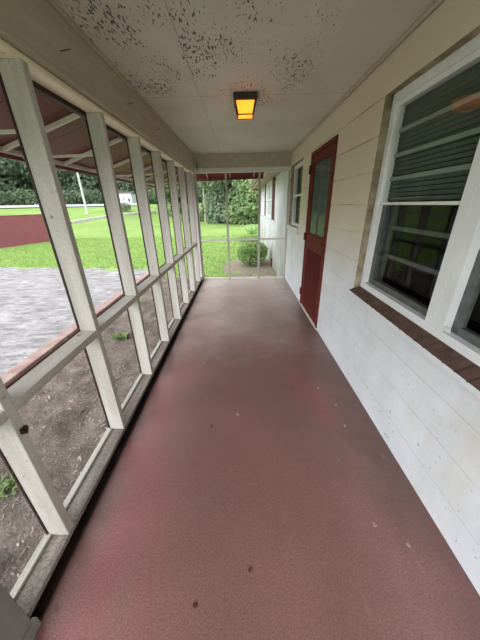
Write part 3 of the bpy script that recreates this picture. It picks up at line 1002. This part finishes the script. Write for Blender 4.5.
# poles
pz = ground(-14.6, 26.5)
o = empty('utility_pole', (-14.6, 26.5, pz))
tag(o, 'white metal pole on the far lawn seen past the second stud', 'pole')
MB().tube((-14.6, 26.5, pz - .05), (-14.6, 26.5, 9.0), .10, .07, 12).build('pole_shaft', M['pole'], o)
MB().tube((-14.6, 26.5, pz - .05), (-14.6, 26.5, pz + .12), .2, .14, 12).build('pole_base', M['coping'], o)
pz = ground(-3.85, 30.6)
o = empty('utility_pole', (-3.85, 30.6, pz))
tag(o, 'grey utility pole with slanted guy wire seen through the left end pane', 'pole')
MB().tube((-3.85, 30.6, pz - .1), (-3.85, 30.6, 9.5), .12, .09, 12).build('pole_shaft', M['wood_pole'], o)
MB().tube((-2.3, 30.0, ground(-2.3, 30) - .05), (-.5, 30.6, 6.0), .035, n=6).build('guy_wire', M['pole'], o)
MB().bar((-4.9, 30.6, 8.9), (-2.8, 30.6, 8.9), .1, .12).build('cross_arm', M['wood_pole'], o)

# ------------------------------------------------------------------ house wing beyond the porch
hw = empty('house_wing', (XR, 9, GZ))
tag(hw, 'white block house wing with burgundy shutters beyond the far screen', 'house')
MB().box(XR, XR + 3.2, YE + .06, 12.5, -0.5, 2.10).build('wing_wall', M['wing'], hw, 0.005)
MB().box(.57, XR + 3.2, YE + .5, 12.95, 2.045, 2.06).build('soffit', M['soffit'], hw)
MB().box(.545, .57, YE + .5, 12.95, 1.99, 2.16).build('fascia_board', M['soffit'], hw)
MB().box(.545, XR + 3.2, 12.95, 12.98, 1.99, 2.16).build('gable_fascia', M['awning_dark'], hw)
MB().box(.47, .545, YE + .6, 12.95, 2.06, 2.14).build('gutter', M['soffit'], hw, 0.01)
MB().add([(.45, YE + .5, 2.16), (XR + 3.2, YE + .5, 3.1), (XR + 3.2, 13.0, 3.1), (.45, 13.0, 2.16),
          (.45, YE + .5, 2.10), (XR + 3.2, YE + .5, 3.04), (XR + 3.2, 13.0, 3.04), (.45, 13.0, 2.10)],
         [(0, 1, 2, 3), (7, 6, 5, 4), (0, 4, 5, 1), (1, 5, 6, 2), (2, 6, 7, 3), (3, 7, 4, 0)]).build('wing_roof', M['roof'], hw)
def shutter(y0, y1, z0, z1):
    mb = MB()
    x1 = XR; x0 = XR - .035
    mb.box(x0, x1, y0, y0 + .04, z0, z1); mb.box(x0, x1, y1 - .04, y1, z0, z1)
    for z in (z0, (z0 + z1) / 2 - .02, z1 - .04):
        mb.box(x0, x1, y0 + .04, y1 - .04, z, z + .04)
    n_ = int((z1 - z0) / .05)
    for i in range(n_):
        z = z0 + i * .05
        mb.bar((x0 + .02, y0 + .04, z + .025), (x0 + .02, y1 - .04, z + .025), .012, .05, (-.5, 0, 1))
    mb.build('shutter', M['shutter'], hw)
for ya, yb, ww in ((7.70, 9.62, 1), (11.9, 13.4, 0)):
    pass
def wing_window(y0, y1, z0, z1):
    mb = MB()
    mb.box(XR - .03, XR + .01, y0, y0 + .06, z0, z1); mb.box(XR - .03, XR + .01, y1 - .06, y1, z0, z1)
    mb.box(XR - .03, XR + .01, y0 + .06, y1 - .06, z1 - .06, z1); mb.box(XR - .04, XR + .01, y0 + .06, y1 - .06, z0, z0 + .07)
    mb.box(XR - .025, XR + .01, y0 + .06, y1 - .06, (z0 + z1) / 2 - .025, (z0 + z1) / 2 + .025)
    f_ = mb.build('window_frame', M['white_vinyl'], hw)
    MB().box(XR - .008, XR + .002, y0 + .06, y1 - .06, z0 + .06, z1 - .06).build('pane', M['pale_pane'], f_)
k = NB('pale_window_blind', 0.25, 0.5); k.color(lin((206, 208, 212))); M['pale_pane'] = k.m
shutter(7.34, 7.74, 1.03, 2.03); wing_window(7.8, 9.5, 1.03, 2.03); shutter(9.56, 9.96, 1.05, 2.03)
shutter(11.85, 12.25, 1.03, 2.03); wing_window(10.9, 11.8, 1.03, 2.03)
tb = MB().tube((XR - .03, 7.5, GZ), (XR - .03, 7.5, GZ + .22), .025).build('drain_pipe', M['rust'], hw)

# ------------------------------------------------------------------ plants
rng = np.random.default_rng(11)
def leaf_cloud(name, centres, radii, n, size, mat, parent, flat=0.0, shell=0.55, up=0.25):
    """n leaf quads spread over ellipsoid shells"""
    centres, radii = np.array(centres, float), np.array(radii, float)
    vol = radii.prod(axis=1) ** (2 / 3)
    idx = rng.choice(len(centres), n, p=vol / vol.sum())
    d_ = rng.normal(size=(n, 3)); d_ /= np.linalg.norm(d_, axis=1)[:, None]
    rad = shell + (1 - shell) * rng.random(n) ** .5
    p = centres[idx] + d_ * radii[idx] * rad[:, None]
    nrm = d_ + rng.normal(size=(n, 3)) * .6 + np.array([0, 0, up])
    nrm /= np.linalg.norm(nrm, axis=1)[:, None]
    t = np.cross(nrm, rng.normal(size=(n, 3))); t /= np.linalg.norm(t, axis=1)[:, None]
    b = np.cross(nrm, t)
    s_ = size * (.6 + .8 * rng.random(n))[:, None]
    v = np.stack([p - t * s_, p - b * s_ * .5, p + t * s_, p + b * s_ * .5], axis=1).reshape(-1, 3)
    f = np.arange(4 * n).reshape(-1, 4)
    me = bpy.data.meshes.new(name)
    me.from_pydata(v.tolist(), [], f.tolist())
    me.materials.append(mat)
    ob = bpy.data.objects.new(name, me)
    COL.objects.link(ob)
    if parent is not None:
        attach(ob, parent)
    return ob

def tree_proto(kind, h, w_, mat, low):
    e = empty('tree', (0, 0, 0))
    cs, rs = [], []
    for i in range(16):
        z = low + (h - low) * (i / 15)
        k_ = math.sin(math.pi * (.12 + .82 * (i / 15))) ** .7
        a_ = rng.random() * 6.28
        rr = w_ * .5 * k_ * rng.uniform(.3, 1.0)
        cs.append((rr * math.cos(a_), rr * math.sin(a_), z))
        q = w_ * rng.uniform(.24, .36) * (.5 + .6 * k_)
        rs.append((q, q, q * .8))
    leaf_cloud('crown', cs, rs, 12000, .25, mat, e)
    mb = MB()
    mb.tube((0, 0, -.3), (0, 0, h * .75), .22, .08, 8)
    for i in range(5):
        a_ = i * 1.3
        z = low + (h * .6 - low) * i / 5 + .6
        mb.tube((0, 0, z), (math.cos(a_) * w_ * .35, math.sin(a_) * w_ * .35, z + 1.4), .08, .03, 6)
    mb.build('trunk', M['bark'], e)
    return e
protoA = tree_proto('a', 13, 9.0, M['leaf_dark'], .7)
protoB = tree_proto('b', 10, 7.0, M['leaf_mid'], .6)
protoC = tree_proto('c', 15, 10.0, M['leaf_dark'], .8)
used = set()
def plant(proto, x, y, rot, sc, label):
    if proto not in used:
        o_ = proto; used.add(proto)
    else:
        o_ = copy_tree(proto)
    o_.location = (x, y, ground(x, y) - .15)
    o_.rotation_euler = (0, 0, rot)
    o_.scale = (sc, sc, sc)
    tag(o_, label, 'tree', 'trees behind the lawn')
L1 = 'dark green tree in the wood beyond the road, above the burgundy wall'
L2 = 'dark green tree in the wood beyond the road, left of the white shed'
L3 = 'dark green tree in the wood beyond the road, behind the white shed'
L4 = 'leafy green tree behind the lawn, seen through the far end screen'
k_ = 0
undergrowth = []
for az in range(-78, -6, 8):
    for ring, rr in enumerate((52, 60, 68)):
        r = rr + rng.uniform(-1, 1)
        az2 = az + ring * 4.0
        a_ = math.radians(az2)
        lab = L1 if az2 < -36 else (L2 if az2 < -25 else L3)
        plant((protoA, protoC, protoB)[k_ % 3] if ring == 0 else protoC, r * math.sin(a_), r * math.cos(a_), rng.random() * 6.28, rng.uniform(.85, 1.15), lab)
        k_ += 1
for i in range(13):
    a_ = math.radians(-74 + i * 4.6)
    und = (44.5 * math.sin(a_), 44.5 * math.cos(a_))
    undergrowth.append(und)
for (x, y, sc, pr) in ((1.0, 25.5, .62, protoB), (-.6, 28, .75, protoA), (3.2, 28, .8, protoB), (-1.2, 33, .9, protoB), (1.8, 34, 1.0, protoC),
                       (-5.0, 50, 1.0, protoA), (-9.0, 52, 1.1, protoC), (-1.5, 51, 1.0, protoC), (3.5, 48, 1.0, protoA), (-6.5, 56, 1.1, protoC), (-12.5, 50, 1.0, protoB)):
    plant(pr, x, y, rng.random() * 6.28, sc, L4)

def shrub(name, loc, rx, ry, rz, n, size, mat, label, group=None, cat='bush'):
    e = empty(name, loc)
    tag(e, label, cat, group)
    cs, rs = [(loc[0], loc[1], loc[2] + rz)], [(rx, ry, rz)]
    for i in range(9):
        a_ = rng.random() * 6.28
        el = rng.uniform(-.5, .9)
        cs.append((loc[0] + rx * .45 * math.cos(a_), loc[1] + ry * .45 * math.sin(a_), loc[2] + rz * (1 + .45 * el)))
        rs.append((rx * .58, ry * .58, rz * .58))
    leaf_cloud('foliage', cs, rs, n, size, mat, e, shell=.8)
    mb = MB()
    for i in range(8):
        a_ = i * .8
        mb.tube((loc[0], loc[1], loc[2] - .05), (loc[0] + rx * .6 * math.cos(a_), loc[1] + ry * .6 * math.sin(a_), loc[2] + rz * 1.2), .02, .008, 6)
    mb.build('stem', M['bark'], e)
    return e
shrub('clipped_bush', (.33, 7.72, GZ), .45, .45, .365, 6500, .028, M['leaf_bush'], 'rounded clipped green bush just outside the far screen')
shrub('clipped_bush', (.70, 16.8, GZ), .42, .4, .29, 1800, .035, M['leaf_pale'], 'small pale green clipped bush far down the lawn by the house corner')
shrub('low_hedge', (.45, 12.9, GZ), .72, .4, .17, 2200, .03, M['leaf_bush'], 'low flat green shrub between the two clipped bushes')
for i, (x, y, r_, h_) in enumerate(((-5.2, 31.5, 1.4, .75), (-2.2, 29.5, 1.2, .7), (-.2, 26.0, 1.3, .75), (-7.8, 32, 1.5, .8))):
    shrub('wild_shrub', (x, y, ground(x, y) - .05), r_, .8, h_, 1500, .10, M['leaf_mid'],
          ('leafy shrub at the foot of the grey utility pole', 'leafy shrub right of the grey utility pole by the guy wire',
           'leafy shrub under the trees behind the clipped bush', 'leafy shrub left of the grey utility pole')[i], 'shrubs at the lawn edge')
for (x, y) in undergrowth:
    shrub('wild_shrub', (x, y, ground(x, y) - .1), 2.2, 1.4, 1.1, 1500, .16, M['leaf_dark'],
          'dark undergrowth along the far side of the road below the trees', 'undergrowth beyond the road')
for i, (x, y) in enumerate(((-11.8, 28.5), (-10.2, 29.5))):
    shrub('wild_shrub', (x, y, ground(x, y) - .05), .7 - .2 * i, .5, .45 - .1 * i, 700, .07, M['leaf_dark'],
          ('dark shrub by the stone edging in front of the shed', 'smaller dark shrub right along the stone edging')[i], 'shrubs by the stone edging')

# weeds in the dirt bed
def weed(loc, r, n, label):
    n = int(n)
    vs, fs = [], []
    for i in range(n):
        a_ = rng.random() * 6.28
        ln = r * rng.uniform(.5, 1.1)
        b0 = Vector((loc[0] + rng.normal() * r * .35, loc[1] + rng.normal() * r * .35, loc[2]))
        d_ = Vector((math.cos(a_), math.sin(a_), rng.uniform(.5, 1.4))).normalized()
        s_ = Vector((-math.sin(a_), math.cos(a_), 0)) * r * .07
        mid = b0 + d_ * ln * .55
        tip = mid + Vector((d_.x, d_.y, d_.z * .2)) * ln * .45
        o_ = len(vs)
        vs += [b0 - s_ * .5, b0 + s_ * .5, mid + s_, mid - s_, tip]
        fs += [(o_, o_ + 1, o_ + 2, o_ + 3), (o_ + 3, o_ + 2, o_ + 4)]
    ob = MB().add([v - Vector(loc) for v in vs], fs).build('weed_tuft', M['weed'])
    ob.location = loc
    tag(ob, label, 'weed', 'weeds in the dirt bed')
zt = GZ - .02
for x, y, r, n, lb in ((-1.60, 1.08, .11, 60, 'bright green weed tuft in the dirt, nearest the camera'),
                       (-1.86, 2.14, .06, 24, 'tiny weed in the dirt seen below the rail in the second bay'),
                       (-1.77, 2.40, .05, 20, 'tiny weed in the dirt just behind the smallest one'),
                       (-1.72, 3.18, .15, 90, 'largest grass tuft in the dirt past the third stud'),
                       (-2.2, 3.6, .11, 60, 'grass tuft near the kerb beside the largest tuft'),
                       (-1.9, 4.6, .12, 60, 'grass tuft in the dirt toward the far end of the bed'),
                       (-2.35, 5.3, .13, 60, 'grass tuft against the kerb at the far end of the bed')):
    weed((x, y, zt), r, n, lb)

# litter on the dirt (uncountable)
def scatter(name, n, area, zf, smin, smax, mat, label, cat, ratio=.25):
    vs, fs = [], []
    for i in range(n):
        x, y = rng.uniform(area[0], area[1]), rng.uniform(area[2], area[3])
        z = zf(x, y)
        a_ = rng.random() * 6.28
        s_ = rng.uniform(smin, smax)
        u = Vector((math.cos(a_), math.sin(a_), rng.uniform(-.25, .25))) * s_
        v = Vector((-math.sin(a_), math.cos(a_), rng.uniform(-.3, .3))) * s_ * ratio * rng.uniform(.4, 1.3)
        c_ = Vector((x, y, z))
        o_ = len(vs)
        vs += [c_ - u, c_ - v, c_ + u, c_ + v]
        fs.append((o_, o_ + 1, o_ + 2, o_ + 3))
    ob = MB().add(vs, fs).build(name, mat)
    tag(ob, label, cat, kind='stuff')
def bedz(x, y):
    return GZ - .01 + noise.fractal(Vector((x * 3, y * 3, 1.3)), 0.8, 2.1, 5) * .045 + .006
scatter('leaf_litter', 5000, (-2.44, -.93, .2, 6.4), bedz, .006, .028, M['litter'], 'dry twigs and leaf crumbs strewn over the dirt bed', 'leaf litter')

# short grass on the nearer lawn (uncountable)
def grass(n, area, test, hmin, hmax):
    p = np.stack([rng.uniform(area[0], area[1], n), rng.uniform(area[2], area[3], n)], 1)
    p = p[[test(x, y) for x, y in p]]
    n = len(p)
    z = np.array([ground(x, y) for x, y in p])
    hh = rng.uniform(hmin, hmax, n)
    a_ = rng.random(n) * 6.28
    wd = .006 + .002 * np.hypot(p[:, 0], p[:, 1])
    lean = rng.normal(size=(n, 2)) * .4 * hh[:, None]
    v = np.zeros((n, 3, 3))
    v[:, 0] = np.c_[p[:, 0] - wd * np.cos(a_), p[:, 1] - wd * np.sin(a_), z - .01]
    v[:, 1] = np.c_[p[:, 0] + wd * np.cos(a_), p[:, 1] + wd * np.sin(a_), z - .01]
    v[:, 2] = np.c_[p + lean, z + hh]
    me = bpy.data.meshes.new('grass')
    me.from_pydata(v.reshape(-1, 3).tolist(), [], np.arange(3 * n).reshape(-1, 3).tolist())
    me.materials.append(M['blade'])
    ob = bpy.data.objects.new('grass', me)
    COL.objects.link(ob)
    tag(ob, 'short bright grass blades on the lawn past driveway and porch end', 'grass', kind='stuff')
def on_lawn(x, y):
    if 8.3 < y < 15.2 and abs(x + 13.9 - (y - 8.6) * .5) < .4:
        return False
    if x < -2.4:
        return y > drive_far(x) + .05
    if ((x - .35) / .9) ** 2 + ((y - 7.4) / 1.6) ** 2 < 1:
        return False
    return y > (6.6 if x < -.95 else YE + .15) and x < .85
grass(60000, (-11, .85, 5.4, 16), on_lawn, .03, .07)

# ------------------------------------------------------------------ small debris on the porch floor
def chip(x, y, r, mat, label, name='paint_chip', cat='paint chip'):
    n_ = 9
    pts_ = [(r * (.55 + .6 * rng.random()) * math.cos(2 * math.pi * i / n_), r * (.55 + .6 * rng.random()) * 1.3 * math.sin(2 * math.pi * i / n_)) for i in range(n_)]
    vs = [(a_, b_, 0.0) for a_, b_ in pts_] + [(a_ * .85, b_ * .85, .003 + .003 * rng.random()) for a_, b_ in pts_]
    fs = [tuple(range(n_ - 1, -1, -1)), tuple(range(n_, 2 * n_))] + [(i, (i + 1) % n_, n_ + (i + 1) % n_, n_ + i) for i in range(n_)]
    ob = MB().add(vs, fs).build(name, mat)
    ob.location = (x, y, 0.0005)
    tag(ob, label, cat, 'chips on the porch floor')
for x, y, r, mt, lb in ((-.389, 2.131, .020, 'chip', 'pale paint chip on the floor nearest the left sill'),
                        (-.048, 1.448, .014, 'chip', 'pale paint chip on the middle of the porch floor'),
                        (.676, 2.363, .014, 'chip', 'pale chip on the floor just before the red door'),
                        (-.119, 2.511, .012, 'chip', 'pale chip on the floor under the ceiling lantern'),
                        (.627, 1.726, .010, 'chip', 'pale speck on the floor below the large window, farthest of three'),
                        (.709, 1.524, .010, 'chip', 'pale speck on the floor below the large window, middle of three'),
                        (.701, 1.320, .010, 'chip', 'pale speck on the floor below the large window, nearest of three'),
                        (.620, .717, .010, 'chip', 'pale round chip on the floor at lower right of the photo'),
                        (.730, .637, .009, 'chip', 'small pale chip on the floor, lowest along the right wall'),
                        (-.227, 1.338, .009, 'chip_red', 'dark red paint flake on the floor left of middle'),
                        (.013, .556, .008, 'chip_red', 'dark red paint flake on the near floor at the centre'),
                        (-.205, .453, .009, 'chip_red', 'dark red paint flake nearest the bottom of the photo')):
    chip(x, y, r, M[mt], lb)
